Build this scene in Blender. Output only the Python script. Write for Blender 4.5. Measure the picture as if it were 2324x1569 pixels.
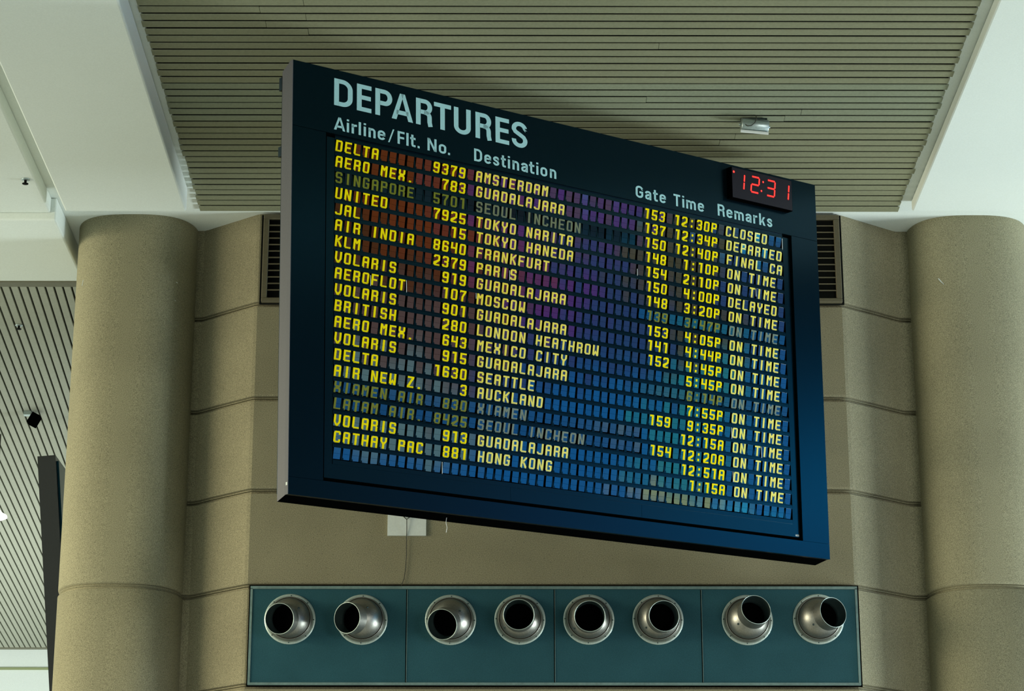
import bpy, math, random
from mathutils import Matrix, Vector
random.seed(7)
PI = math.pi
for o in list(bpy.data.objects):
    bpy.data.objects.remove(o)
S = bpy.context.scene
C = S.collection

# ------------------------------------------------------------------ camera
cam_d = bpy.data.cameras.new('camera')
cam_d.sensor_width = 36.0
cam_d.lens = 5700.0 / 2324.0 * 36.0
cam_d.clip_start = 0.1
cam_d.clip_end = 300
cam = bpy.data.objects.new('camera', cam_d)
C.objects.link(cam)
PITCH = math.radians(18.7104)
YAW = math.radians(-0.1809)
cam.rotation_euler = (PI / 2 + PITCH, 0, YAW)
cam.location = (0, 0, 1.65)
S.camera = cam

# ------------------------------------------------------------------ view, world, lights
S.view_settings.view_transform = 'Standard'
S.view_settings.look = 'None'
S.view_settings.gamma = 1.0
S.view_settings.use_curve_mapping = False
S.view_settings.exposure = 0.12

w = bpy.data.worlds.new('hall_daylight')
S.world = w
w.use_nodes = True
bg = w.node_tree.nodes['Background']
bg.inputs['Color'].default_value = (0.90, 1.0, 0.87, 1)
bg.inputs['Strength'].default_value = 0.84


def area(name, loc, target, sx, sy, power, col, spread=180):
    d = bpy.data.lights.new(name, 'AREA')
    d.shape = 'RECTANGLE'
    d.size, d.size_y = sx, sy
    d.energy = power
    d.color = col
    d.spread = math.radians(spread)
    o = bpy.data.objects.new(name, d)
    C.objects.link(o)
    o.location = loc
    o.rotation_euler = (Vector(target) - Vector(loc)).to_track_quat('-Z', 'Y').to_euler()
    return o


area('daylight_west_glazing', (-13, 13.5, 6.2), (-2.5, 17.2, 3.6), 7, 4, 330, (1.0, 0.92, 0.66), 75)
area('daylight_east_glazing', (13.5, -1.5, 4.5), (2.5, 17, 5.5), 7, 6, 880, (0.97, 1.0, 0.93))
area('daylight_east_doors', (13.8, 16.0, 1.7), (2.7, 17.1, 4.4), 2.6, 2.6, 540, (0.84, 0.96, 0.95), 100)  # added unseen side light for the right chamfer, no doors modelled
area('far_hall_glazing', (-7, 25, 2.5), (-6, 31, 8), 6, 3, 420, (0.95, 1.0, 0.96))  # added unseen fill light, brightens the far white wall


# ------------------------------------------------------------------ materials
def lin(c):
    def f(v):
        v /= 255.0
        return v / 12.92 if v <= 0.04045 else ((v + 0.055) / 1.055) ** 2.4
    return tuple(f(v) for v in c) + (1.0,)


def mat(name, col, rough=0.6, metal=0.0, spec=0.5, emit=None, estr=0.0, ior=None):
    m = bpy.data.materials.new(name)
    m.use_nodes = True
    b = m.node_tree.nodes['Principled BSDF']
    c = tuple(col) if len(col) == 4 else tuple(col) + (1.0,)
    b.inputs['Base Color'].default_value = c
    b.inputs['Roughness'].default_value = rough
    b.inputs['Metallic'].default_value = metal
    b.inputs['Specular IOR Level'].default_value = spec
    if ior:
        b.inputs['IOR'].default_value = ior
    if emit:
        b.inputs['Emission Color'].default_value = tuple(emit) + (1.0,)
        b.inputs['Emission Strength'].default_value = estr
    return m


def tint(m, c):
    m.node_tree.nodes['Principled BSDF'].inputs['Specular Tint'].default_value = tuple(c) + (1.0,)
    return m


def grain(m, col, amt=0.25, scale=130.0, big=0.0, bigscale=1.2, bump=0.0, pits=0.0, rvar=None):
    """procedural grain, stains and pits on the principled base colour"""
    nt = m.node_tree
    N, L = nt.nodes, nt.links
    b = N['Principled BSDF']
    tc = N.new('ShaderNodeTexCoord')
    n1 = N.new('ShaderNodeTexNoise')
    n1.inputs['Scale'].default_value = scale
    n1.inputs['Detail'].default_value = 3
    L.new(tc.outputs['Object'], n1.inputs['Vector'])
    r1 = N.new('ShaderNodeMapRange')
    r1.inputs['From Min'].default_value = 0.3
    r1.inputs['From Max'].default_value = 0.7
    r1.inputs['To Min'].default_value = 1 - amt
    r1.inputs['To Max'].default_value = 1 + amt
    L.new(n1.outputs['Fac'], r1.inputs['Value'])
    fac = r1.outputs['Result']
    if big:
        n2 = N.new('ShaderNodeTexNoise')
        n2.inputs['Scale'].default_value = bigscale
        n2.inputs['Detail'].default_value = 5
        L.new(tc.outputs['Object'], n2.inputs['Vector'])
        r2 = N.new('ShaderNodeMapRange')
        r2.inputs['From Min'].default_value = 0.3
        r2.inputs['From Max'].default_value = 0.7
        r2.inputs['To Min'].default_value = 1 - big
        r2.inputs['To Max'].default_value = 1 + big
        L.new(n2.outputs['Fac'], r2.inputs['Value'])
        mu = N.new('ShaderNodeMath')
        mu.operation = 'MULTIPLY'
        L.new(fac, mu.inputs[0])
        L.new(r2.outputs['Result'], mu.inputs[1])
        fac = mu.outputs[0]
    if pits:
        v = N.new('ShaderNodeTexVoronoi')
        v.inputs['Scale'].default_value = 22
        L.new(tc.outputs['Object'], v.inputs['Vector'])
        r3 = N.new('ShaderNodeMapRange')
        r3.inputs['From Min'].default_value = 0.05
        r3.inputs['From Max'].default_value = 0.12
        r3.inputs['To Min'].default_value = 1 - pits
        r3.inputs['To Max'].default_value = 1
        L.new(v.outputs['Distance'], r3.inputs['Value'])
        mu = N.new('ShaderNodeMath')
        mu.operation = 'MULTIPLY'
        L.new(fac, mu.inputs[0])
        L.new(r3.outputs['Result'], mu.inputs[1])
        fac = mu.outputs[0]
    mx = N.new('ShaderNodeMix')
    mx.data_type = 'RGBA'
    mx.blend_type = 'MULTIPLY'
    mx.inputs['Factor'].default_value = 1.0
    mx.inputs['A'].default_value = tuple(col)[:3] + (1.0,)
    cmb = N.new('ShaderNodeCombineColor')
    for k in range(3):
        L.new(fac, cmb.inputs[k])
    L.new(cmb.outputs['Color'], mx.inputs['B'])
    L.new(mx.outputs['Result'], b.inputs['Base Color'])
    if bump:
        bp = N.new('ShaderNodeBump')
        bp.inputs['Strength'].default_value = bump
        bp.inputs['Distance'].default_value = 0.003
        L.new(n1.outputs['Fac'], bp.inputs['Height'])
        L.new(bp.outputs['Normal'], b.inputs['Normal'])
    if rvar:
        r4 = N.new('ShaderNodeMapRange')
        r4.inputs['To Min'].default_value = rvar[0]
        r4.inputs['To Max'].default_value = rvar[1]
        L.new(n1.outputs['Fac'], r4.inputs['Value'])
        L.new(r4.outputs['Result'], b.inputs['Roughness'])
    return m


def gmat(name, col, rough=0.6, metal=0.0, spec=0.5, **kw):
    return grain(mat(name, col, rough, metal, spec), col, **kw)


M = {}
M['concrete'] = gmat('ground_concrete', (0.22, 0.20, 0.128), 0.85, spec=0.2, amt=0.42, scale=190, big=0.14, bigscale=1.3, bump=0.15, pits=0.3)
M['concrete_side'] = gmat('ribbed_concrete', (0.25, 0.233, 0.15), 0.85, spec=0.2, amt=0.40, scale=190, big=0.12, bigscale=1.0, bump=0.15, pits=0.3)
M['white'] = gmat('painted_plaster', (0.76, 0.81, 0.77), 0.8, spec=0.2, amt=0.03, scale=90, big=0.02, bigscale=0.7)
M['slat'] = gmat('painted_slat', (0.232, 0.236, 0.150), 0.6, spec=0.3, amt=0.08, scale=60, big=0.05, bigscale=0.8)
M['slat_green'] = gmat('repainted_slat', (0.232, 0.254, 0.175), 0.6, spec=0.3, amt=0.08, scale=60, big=0.05, bigscale=0.8)
M['slat_far'] = gmat('far_slat', (0.34, 0.35, 0.28), 0.6, spec=0.3, amt=0.05, scale=40)
M['slat_trim'] = gmat('slat_border_metal', (0.15, 0.148, 0.10), 0.6, spec=0.3, amt=0.06, scale=40)
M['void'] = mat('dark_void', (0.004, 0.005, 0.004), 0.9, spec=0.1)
M['black'] = mat('matt_black', (0.0010, 0.0012, 0.0012), 0.9, spec=0.0)
M['grille'] = gmat('grille_bronze', (0.10, 0.088, 0.052), 0.55, spec=0.4, amt=0.1, scale=60)
M['panel'] = gmat('blue_grey_panel', (0.019, 0.062, 0.078), 0.42, spec=0.5, amt=0.22, scale=170, big=0.10, bigscale=3)
M['panel_trim'] = gmat('pale_panel_trim', (0.16, 0.24, 0.23), 0.4, metal=0.3, spec=0.5, amt=0.12, scale=50, big=0.15, bigscale=4)
M['steel'] = gmat('galvanised_steel', (0.285, 0.28, 0.25), 0.40, metal=0.95, amt=0.13, scale=130, big=0.12, bigscale=7, rvar=(0.32, 0.48))
M['steel_rim'] = gmat('bright_steel_edge', (0.44, 0.52, 0.48), 0.42, metal=0.7, amt=0.1, scale=90)
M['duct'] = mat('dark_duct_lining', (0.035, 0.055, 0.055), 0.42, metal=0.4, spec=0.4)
M['frame'] = gmat('board_frame_enamel', (0.0006, 0.0026, 0.0036), 0.24, spec=0.42, amt=0.2, scale=300)
M['frame_side'] = gmat('board_side_metal', (0.066, 0.066, 0.076), 0.5, spec=0.4, amt=0.12, scale=200)
M['housing'] = mat('flap_row_housing', (0.0007, 0.0030, 0.0040), 0.26, spec=0.45)
M['flap'] = mat('black_gloss_flap', (0.0006, 0.0006, 0.0006), 0.085, spec=0.5, ior=1.9)
M['flap_faded'] = mat('worn_flap', (0.0006, 0.0006, 0.0006), 0.12, spec=0.5, ior=1.75)
M['yellow'] = mat('yellow_letter', (0.78, 0.62, 0.0), 0.6, spec=0.03)
M['pale_yellow'] = mat('gloss_yellow_letter', (0.72, 0.58, 0.02), 0.14, spec=0.5, ior=1.7)
M['dull_yellow'] = mat('faded_letter', (0.135, 0.145, 0.008), 0.5, spec=0.12)
M['dull_pale'] = mat('faded_gloss_letter', (0.14, 0.15, 0.075), 0.2, spec=0.5)
M['title'] = gmat('pale_blue_letter', (0.30, 0.52, 0.53), 0.5, spec=0.4, amt=0.06, scale=200)
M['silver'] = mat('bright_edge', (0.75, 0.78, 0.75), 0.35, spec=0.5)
M['clock'] = gmat('clock_face', (0.006, 0.003, 0.007), 0.35, spec=0.3, amt=0.3, scale=250)
M['led'] = mat('red_led_bar', (0.3, 0.0, 0.0), 0.5, emit=(1.0, 0.004, 0.003), estr=1.0)
M['led_dot'] = mat('red_led_bulb', (0.5, 0.05, 0.03), 0.5, emit=(1.0, 0.13, 0.08), estr=1.6)
M['plate'] = gmat('grey_white_plate', (0.62, 0.66, 0.63), 0.6, spec=0.3, amt=0.04, scale=60, big=0.05, bigscale=5)
M['cable'] = mat('dark_cable', (0.03, 0.03, 0.018), 0.7)
M['floor'] = gmat('pale_terrazzo', (0.72, 0.73, 0.70), 0.45, amt=0.12, scale=60)
M['hall_wall'] = gmat('hall_wall_paint', (0.30, 0.30, 0.27), 0.8, amt=0.03, scale=10)
M['dark_wall'] = gmat('dark_wall_paint', (0.012, 0.022, 0.026), 0.8, spec=0.2, amt=0.05, scale=10)
M['olive'] = mat('olive_trim', (0.28, 0.32, 0.16), 0.7)
M['fixture'] = gmat('fixture_aluminium', (0.42, 0.50, 0.50), 0.35, metal=0.8, amt=0.08, scale=80)
M['lampglow'] = mat('lit_lamp_diffuser', (0.9, 0.9, 0.85), 0.5, emit=(1.0, 0.93, 0.78), estr=6.0)
M['dark_sign'] = gmat('dark_sign_case', (0.010, 0.011, 0.012), 0.32, spec=0.6, amt=0.2, scale=90)
M['fibre'] = mat('white_fibre', (0.75, 0.75, 0.72), 0.6)


tint(M['frame'], (0.08, 0.50, 0.80))
tint(M['housing'], (0.10, 0.55, 0.80))
tint(M['panel'], (0.35, 0.85, 1.0))


# ------------------------------------------------------------------ mesh helpers
class MB:
    def __init__(self):
        self.v, self.f, self.mi, self.sm = [], [], [], []

    def add(self, vs, fs, mi=0, smooth=False):
        n = len(self.v)
        self.v += [tuple(p) for p in vs]
        for f in fs:
            self.f.append(tuple(i + n for i in f))
            self.mi.append(mi)
            self.sm.append(smooth)

    def box(self, x0, x1, y0, y1, z0, z1, mi=0):
        vs = [(x, y, z) for z in (z0, z1) for y in (y0, y1) for x in (x0, x1)]
        self.add(vs, [(0, 2, 3, 1), (4, 5, 7, 6), (0, 1, 5, 4), (2, 6, 7, 3), (0, 4, 6, 2), (1, 3, 7, 5)], mi)

    def hexa(self, vs, mi=0):
        self.add(vs, [(0, 2, 3, 1), (4, 5, 7, 6), (0, 1, 5, 4), (2, 6, 7, 3), (0, 4, 6, 2), (1, 3, 7, 5)], mi)

    def lathe(self, prof, axis, org, n=48, mi=0, smooth=True, keep=None):
        """prof: list of (radius, height along axis)"""
        a = Vector(axis).normalized()
        e1 = a.orthogonal().normalized()
        e2 = a.cross(e1)
        vs = []
        for r, h in prof:
            for k in range(n):
                t = 2 * PI * k / n
                vs.append(Vector(org) + a * h + (e1 * math.cos(t) + e2 * math.sin(t)) * r)
        fs = []
        for i in range(len(prof) - 1):
            for k in range(n):
                q = (i * n + k, i * n + (k + 1) % n, (i + 1) * n + (k + 1) % n, (i + 1) * n + k)
                if keep is None or all(keep(vs[j]) for j in q):
                    fs.append(q)
        self.add(vs, fs, mi, smooth)

    def disc(self, r, axis, org, n=32, mi=0):
        a = Vector(axis).normalized()
        e1 = a.orthogonal().normalized()
        e2 = a.cross(e1)
        self.add([Vector(org) + (e1 * math.cos(2 * PI * k / n) + e2 * math.sin(2 * PI * k / n)) * r for k in range(n)],
                 [tuple(range(n))], mi)

    def tube(self, pts, r, n=8, mi=0):
        pts = [Vector(p) for p in pts]
        vs, fs = [], []
        for i, p in enumerate(pts):
            d = (pts[min(i + 1, len(pts) - 1)] - pts[max(i - 1, 0)]).normalized()
            e1 = d.cross(Vector((0.31, 0.9, 0.22))).normalized()
            e2 = d.cross(e1)
            for k in range(n):
                t = 2 * PI * k / n
                vs.append(p + (e1 * math.cos(t) + e2 * math.sin(t)) * r)
        for i in range(len(pts) - 1):
            for k in range(n):
                fs.append((i * n + k, i * n + (k + 1) % n, (i + 1) * n + (k + 1) % n, (i + 1) * n + k))
        fs.append(tuple(range(n)))
        fs.append(tuple(range((len(pts) - 1) * n, len(pts) * n)))
        self.add(vs, fs, mi, True)

    def build(self, name, mats, parent=None, fix=True):
        me = bpy.data.meshes.new(name)
        me.from_pydata(self.v, [], self.f)
        for m in (mats if isinstance(mats, (list, tuple)) else [mats]):
            me.materials.append(m)
        me.polygons.foreach_set('material_index', self.mi)
        me.polygons.foreach_set('use_smooth', self.sm)
        if fix:
            import bmesh
            bm = bmesh.new()
            bm.from_mesh(me)
            bmesh.ops.recalc_face_normals(bm, faces=bm.faces[:])
            bm.to_mesh(me)
            bm.free()
        me.update()
        o = bpy.data.objects.new(name, me)
        C.objects.link(o)
        if parent:
            o.parent = parent
        return o


def tag(o, label, cat, group=None, kind=None):
    o['label'] = label
    o['category'] = cat
    if group:
        o['group'] = group
    if kind:
        o['kind'] = kind
    return o


def struct(o):
    o['kind'] = 'structure'
    return o


def empty(name, loc, rot=None):
    o = bpy.data.objects.new(name, None)
    o.empty_display_size = 0.1
    C.objects.link(o)
    if rot is not None:
        o.matrix_world = Matrix.Translation(loc) @ rot.to_4x4()
    else:
        o.location = loc
    return o


# ------------------------------------------------------------------ the setting
HC = 8.414          # upper ceiling level
b = MB()
b.box(-14, 16, -10, 34, -0.2, 0)
struct(b.build('floor', M['floor']))

# white plaster ceiling round the slatted bay, with its lowered fields
b = MB()
b.box(-10, -2.195, -2, 18.06, HC, HC + 0.2)
b.box(2.84, 4.5, -2, 18.3, HC, HC + 0.2)
b.box(-2.195, 2.84, 16.89, 18.3, HC, HC + 0.2)
struct(b.build('ceiling', M['white']))


def field(x0, x1, y0, y1, z):
    q = MB()
    q.box(x0, x1, y0, y1, z, HC - 0.0005)
    ob = struct(q.build('ceiling_field', M['white']))
    bv = ob.modifiers.new('edge', 'BEVEL')
    bv.width = 0.012
    bv.segments = 2
    return ob


field(-3.10, -2.245, -2, 16.49, 8.230)
field(2.916, 4.5, -2, 16.72, 8.331)
field(-10, -3.24, -2, 16.68, 8.295)
field(-10, -3.20, 16.683, 17.949, 8.240)

# slats of the bay ceiling
b = MB()
seams = {}
k = 0
y = 13.574 - 0.1 * 155
idx = -155
while y < 16.85:
    y0, y1 = y + 0.028, y + 0.1
    mi = 1 if (11 <= idx <= 16 or idx in (-3, -8)) else 0
    x0 = -2.197 + random.uniform(-0.008, 0.006)
    x1 = 2.842 + random.uniform(-0.006, 0.010)
    if y1 > 16.80:
        y1 = 16.889
        x0, x1 = -2.2, 2.845
    cuts = [x0]
    if idx in (-2, 0, 2):
        cuts.append(-1.47 + 0.01 * idx)
    if idx in (-1, 1, 3):
        cuts.append(-1.20)
    if idx in (5, 13, 20, 21):
        cuts.append(1.2 + 0.28 * math.sin(idx * 2.3))
    if idx in (15, 16, 19):
        cuts.append(1.95 - 0.1 * (idx - 15))
    cuts.append(x1)
    for a0, a1 in zip(cuts[:-1], cuts[1:]):
        a1 -= 0.0025 if a1 < x1 else 0
        z0 = 8.394 + random.uniform(-0.0015, 0.0015)
        zt = 8.425
        prof = [(y0, z0 + 0.007), (y0, z0 + 0.005), (y0 + 0.004, z0), (y1, z0), (y1, z0 + 0.007)]
        vs = [(a0, p, q) for p, q in prof] + [(a1, p, q) for p, q in prof]
        b.add(vs, [(0, 1, 6, 5), (1, 2, 7, 6), (2, 3, 8, 7), (3, 4, 9, 8), (0, 4, 3, 2, 1), (5, 6, 7, 8, 9)], mi)
    y += 0.1
    idx += 1
struct(b.build('ceiling_slats', [M['slat'], M['slat_green']]))
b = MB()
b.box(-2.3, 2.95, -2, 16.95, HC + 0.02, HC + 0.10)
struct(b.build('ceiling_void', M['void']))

# slatted ceiling of the hall beyond, slats running away from the camera
b = MB()
x = -11.0
while x < -1.2:
    xa, xb = x, x - 0.065 * 13.4
    wd = 0.051
    vs = [(xa, 18.056, 8.24), (xa + wd, 18.056, 8.24), (xb, 31.42, 8.24), (xb + wd, 31.42, 8.24)]
    vs += [(p[0], p[1], 8.27) for p in vs]
    b.hexa(vs)
    x += 0.0675
struct(b.build('ceiling_slats', M['slat_far']))
b = MB()
b.box(-12.5, -1.0, 17.95, 32.5, 8.30, 8.40)
struct(b.build('ceiling_void', M['void']))
b = MB()
b.box(-12, -1.0, 17.951, 18.056, 8.235, 8.29)
struct(b.build('trim_1', M['slat_trim']))
b = MB()
b.box(-12, -1.0, 31.42, 31.53, 8.235, 8.29)
struct(b.build('trim_2', M['slat_trim']))
b = MB()
b.box(-12.5, -1.0, 31.53, 31.8, 0, 8.29)
struct(b.build('wall_far', M['white']))
b = MB()
b.box(-12.5, -1.0, 31.515, 31.53, 7.973, 8.003)
struct(b.build('trim_3', M['olive']))

# concrete bay wall: a plan line swept up a profile with recessed joints
front = [(-2.75, 17.335), (-2.26, 17.335), (-2.215, 17.334), (-2.185, 17.315), (-1.80, 17.012), (-1.775, 17.0),
         (2.425, 17.0), (2.45, 17.012), (2.865, 17.318), (2.895, 17.334), (2.945, 17.335), (3.5, 17.335)]
joints = [4.948, 5.644, 6.329, 7.008, 7.719]
prof = [(0.0, 0.0)]
for j in joints:
    prof += [(j - 0.020, 0), (j - 0.016, 0.012), (j - 0.010, 0.034), (j + 0.002, 0.034), (j + 0.0035, 0.014),
             (j + 0.0075, 0.012), (j + 0.0085, 0.030), (j + 0.015, 0.026), (j + 0.021, 0.004), (j + 0.032, 0)]
prof.append((HC, 0))
b = MB()
n = len(front)
back = [(3.5, 18.2), (-2.75, 18.2)]
vs = []
for z, d in prof:
    vs += [(px, py + d, z) for px, py in front] + [(px, py, z) for px, py in back]
m = n + 2
fs = []
for i in range(len(prof) - 1):
    for k in range(m):
        fs.append((i * m + k, i * m + (k + 1) % m, (i + 1) * m + (k + 1) % m, (i + 1) * m + k))
fs += [tuple(range(m)), tuple(range((len(prof) - 1) * m, len(prof) * m))]
b.add(vs, fs)
struct(b.build('wall_back', M['concrete']))


def column(name, cx, label):
    A, B, cy, ex = 0.445, 0.46, 17.46, 2.7
    pts = []
    nn = 72
    for k in range(nn):
        t = 2 * PI * k / nn
        c, s = math.cos(t), math.sin(t)
        pts.append((A * math.copysign(abs(c) ** (2 / ex), c), B * math.copysign(abs(s) ** (2 / ex), s)))
    j = 5.652
    pr = [(0, 1.0), (j - 0.022, 1.0), (j - 0.017, 0.975), (j - 0.010, 0.93), (j + 0.002, 0.93), (j + 0.004, 0.968),
          (j + 0.008, 0.970), (j + 0.009, 0.935), (j + 0.015, 0.945), (j + 0.021, 0.988), (j + 0.032, 0.996), (HC + 0.0, 0.996)]
    q = MB()
    vs, fs = [], []
    for z, sc in pr:
        vs += [(px * sc, py * sc, z) for px, py in pts]
    for i in range(len(pr) - 1):
        for k in range(nn):
            fs.append((i * nn + k, i * nn + (k + 1) % nn, (i + 1) * nn + (k + 1) % nn, (i + 1) * nn + k))
    q.add(vs, fs, 0, True)
    q.add(vs[-nn:], [tuple(range(nn))])
    o = q.build(name, M['concrete_side'])
    o.location = (cx, cy, 0)
    tag(o, label, 'column')
    return o, cy - B


cl, yf = column('concrete_column', -2.705, 'massive rounded concrete column left of the flight board')
cr, _ = column('concrete_column', 3.415, 'massive rounded concrete column right of the flight board, cut by the frame')


def scuff(col, pts):
    q = MB()
    for x, z, dx, dz, wd in pts:
        y = -0.463 + 0.46 * (1 - (1 - min(abs(x + dx) / 0.445, 0.99) ** 2.7) ** (1 / 2.7))
        q.add([(x, y, z), (x + wd, y, z), (x + dx + wd, y, z + dz), (x + dx, y, z + dz),
               (x, y + 0.01, z), (x + wd, y + 0.01, z), (x + dx + wd, y + 0.01, z + dz), (x + dx, y + 0.01, z + dz)],
              [(0, 1, 2, 3), (4, 5, 6, 7), (0, 1, 5, 4), (2, 3, 7, 6)])
    return q.build('scuff_mark', M['plate'], col)


scuff(cl, [(0.302, 7.935, 0.030, -0.020, 0.006), (0.300, 7.79, 0.028, -0.014, 0.004)])
scuff(cl, [(-0.36, 7.90, 0.006, 0.045, 0.005)])
scuff(cr, [(-0.28, 7.935, 0.035, -0.045, 0.005)])

# hall behind and beside the camera
b = MB()
b.box(-14, 16, -10.4, -10, 0, 12)
struct(b.build('wall_front', M['hall_wall']))
b = MB()
b.box(16.0, 16.3, -10, 24, 0, 17)
struct(b.build('wall_right', M['dark_wall']))

# added, out of view: glowing colour panes that tint the board's reflections
PAL = {'o': (0.95, 0.19, 0.0), 'r': (0.40, 0.13, 0.01), 'p': (0.52, 0.16, 1.25), 'm': (0.62, 0.38, 0.34), 'n': (0.08, 0.32, 1.1),
       'v': (0.42, 0.38, 0.10), 'b': (0.0, 0.70, 2.2), 't': (0.05, 1.35, 1.75), 'g': (0.65, 1.35, 1.5), 'y': (2.2, 2.6, 0.9),
       'T': (0.0, 2.3, 4.0), 'd': (0.01, 0.02, 0.03), 'k': (1.0, 0.22, 0.45), 'e': (0.0, 0.65, 1.2), 'f': (0.0, 2.3, 4.4), 'F': (0.0, 4.0, 7.2),
       'a': (0.0, 0.16, 0.22)}
GL = {}
for ky, c3 in PAL.items():
    sc = max(c3)
    GL[ky] = mat('daylit_glass', (0.02, 0.02, 0.02), 0.3, emit=tuple(q / sc for q in c3), estr=sc)
# rows from the top down, columns from near the camera (low Y) to the bay (high Y)
ROWS = ["ddddddddddddaaaa",
        "ddddddddddaaeeee",
        "aaddddddddaeffff",
        "aaadddddeeeffFFF",
        "aaaeeeeeefffFFFF",
        "eeeeeeffffFFFFFF",
        "roooppppvvnnnnnn",
        "roooppmpvvnnnnnn",
        "roookpnnvvnnbbbb",
        "rrookkpnnvvnbbbb",
        "rrrrrppnnvtbbbbb",
        "mmmmmpnnnttbbbbb",
        "mmmmmnnbbttbbbbb",
        "mmmmmnbbbtbbbbbb",
        "ggggmbbbbttbbbbb",
        "gggggbbbbttbbbbb",
        "gggggbbbbyyTTTTT",
        "gggggbbbbbbbbbbb",
        "bbbbbbbbbbbbbbbb",
        "bbbbbbbbbbbbbbbb",
        "bbbbbbbbbbbbbbbb"]


def build_glow_panels(y_start, dy, z_top, dz, grid):
    """tall windows, two panes wide, standing in the right hand wall"""
    for c in range(0, len(grid[0]), 2):
        fb = MB()
        ya, yb = y_start + c * dy, y_start + (c + 2) * dy
        zb = z_top - dz * len(grid)
        fb.box(15.90, 16.0, ya, ya + 0.02, zb, z_top)
        fb.box(15.90, 16.0, yb - 0.02, yb, zb, z_top)
        fb.box(15.92, 16.0, ya + dy - 0.015, ya + dy + 0.015, zb, z_top)
        for r in range(len(grid) + 1):
            fb.box(15.93, 16.0, ya + 0.02, yb - 0.02, z_top - dz * r - 0.012, z_top - dz * r + 0.012)
        fo = struct(fb.build('window_%d' % (c // 2 + 1), M['dark_wall']))
        for q in range(2):
            for r, row in enumerate(grid):
                p_ = MB()
                p_.box(15.95, 15.98, ya + dy * q + 0.021, ya + dy * (q + 1) - 0.021, z_top - dz * (r + 1) + 0.0125, z_top - dz * r - 0.0125)
                p_.build('pane', GL[row[c + q]], fo)


build_glow_panels(6.6, 0.55, 7.9 + 6 * 0.37, 0.37, ROWS)

# ------------------------------------------------------------------ louvred grille at the top of the bay
g = empty('ventilation_grille', (0.34, 16.985, 7.72))
tag(g, 'wide dark louvred ventilation grille at the top of the concrete bay, behind the board', 'vent')


def gl(q):
    return [(x - 0.34, y - 16.985, z - 7.72) for x, y, z in q]


X0, X1, Z0, Z1 = -1.745, 2.425, 7.722, 8.396
b = MB()
b.box(X0 - 0.34, X1 - 0.34, -0.035, 0.012, Z0 - 7.72, Z0 + 0.032 - 7.72)
b.box(X0 - 0.34, X1 - 0.34, -0.035, 0.012, Z1 - 0.036 - 7.72, Z1 - 7.72)
b.box(X0 - 0.34, X0 + 0.040 - 0.34, -0.035, 0.012, Z0 + 0.032 - 7.72, Z1 - 0.036 - 7.72)
b.box(X1 - 0.040 - 0.34, X1 - 0.34, -0.035, 0.012, Z0 + 0.032 - 7.72, Z1 - 0.036 - 7.72)
o = b.build('frame', M['grille'], g)
bv = o.modifiers.new('edge', 'BEVEL')
bv.width = 0.004
b = MB()
b.box(X0 - 0.356, X1 - 0.324, -0.004, 0.013, Z0 - 0.006 - 7.72, Z1 + 0.004 - 7.72)
b.build('backing_plate', M['void'], g)
b = MB()
z = 7.808
while z < 8.37:
    b.box(X0 + 0.04 - 0.34, X1 - 0.04 - 0.34, -0.030, -0.026, z - 7.72, z + 0.009 - 7.72)
    vs = [(X0 + 0.04, -0.026, z), (X1 - 0.04, -0.026, z), (X0 + 0.04, -0.006, z + 0.022), (X1 - 0.04, -0.006, z + 0.022)]
    vs += [(p_[0], p_[1], p_[2] + 0.004) for p_ in vs]
    b.hexa([(p_[0] - 0.34, p_[1], p_[2] - 7.72) for p_ in vs], 1)
    z += 0.04985
b.build('louvre_blades', [M['grille'], M['void']], g)

# ------------------------------------------------------------------ air supply panel with eight swivel nozzles
PX0, PX1, PZ0, PZ1 = -1.752, 2.438, 4.952, 5.641
p = empty('air_supply_panel', (0.343, 17.0, PZ0))
tag(p, 'long blue-grey metal wall panel under the flight board, holding eight air nozzles', 'wall panel')
ox, oz = 0.343, PZ0
b = MB()
b.box(PX0 - 0.010 - ox, PX1 + 0.012 - ox, -0.0065, -0.0005, -0.008, PZ1 + 0.012 - oz)
b.build('shadow_gap', M['black'], p)
b = MB()
T = 0.016
b.box(PX0 - ox, PX1 - ox, -0.030, -0.006, 0, T)
b.box(PX0 - ox, PX1 - ox, -0.030, -0.006, PZ1 - oz - T - 0.004, PZ1 - oz)
b.box(PX0 - ox, PX0 + T - ox, -0.030, -0.006, T, PZ1 - oz - T)
b.box(PX1 - T - ox, PX1 - ox, -0.030, -0.006, T, PZ1 - oz - T)
o = b.build('border_trim', M['panel_trim'], p)
xs = [PX0 + T, -0.673, 0.345, 1.357, PX1 - T]
for i in range(4):
    b = MB()
    a0 = xs[i] + (0.004 if i else 0.001) - ox
    a1 = xs[i + 1] - (0.004 if i < 3 else 0.001) - ox
    b.box(a0, a1, -0.024, -0.006, T + 0.001, PZ1 - oz - T - 0.005)
    if i:
        b.box(a0 - 0.0015, a0 + 0.002, -0.027, -0.024, T + 0.004, PZ1 - oz - T - 0.008, 1)
    o = b.build('face_panel', [M['panel'], M['panel_trim']], p)

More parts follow.
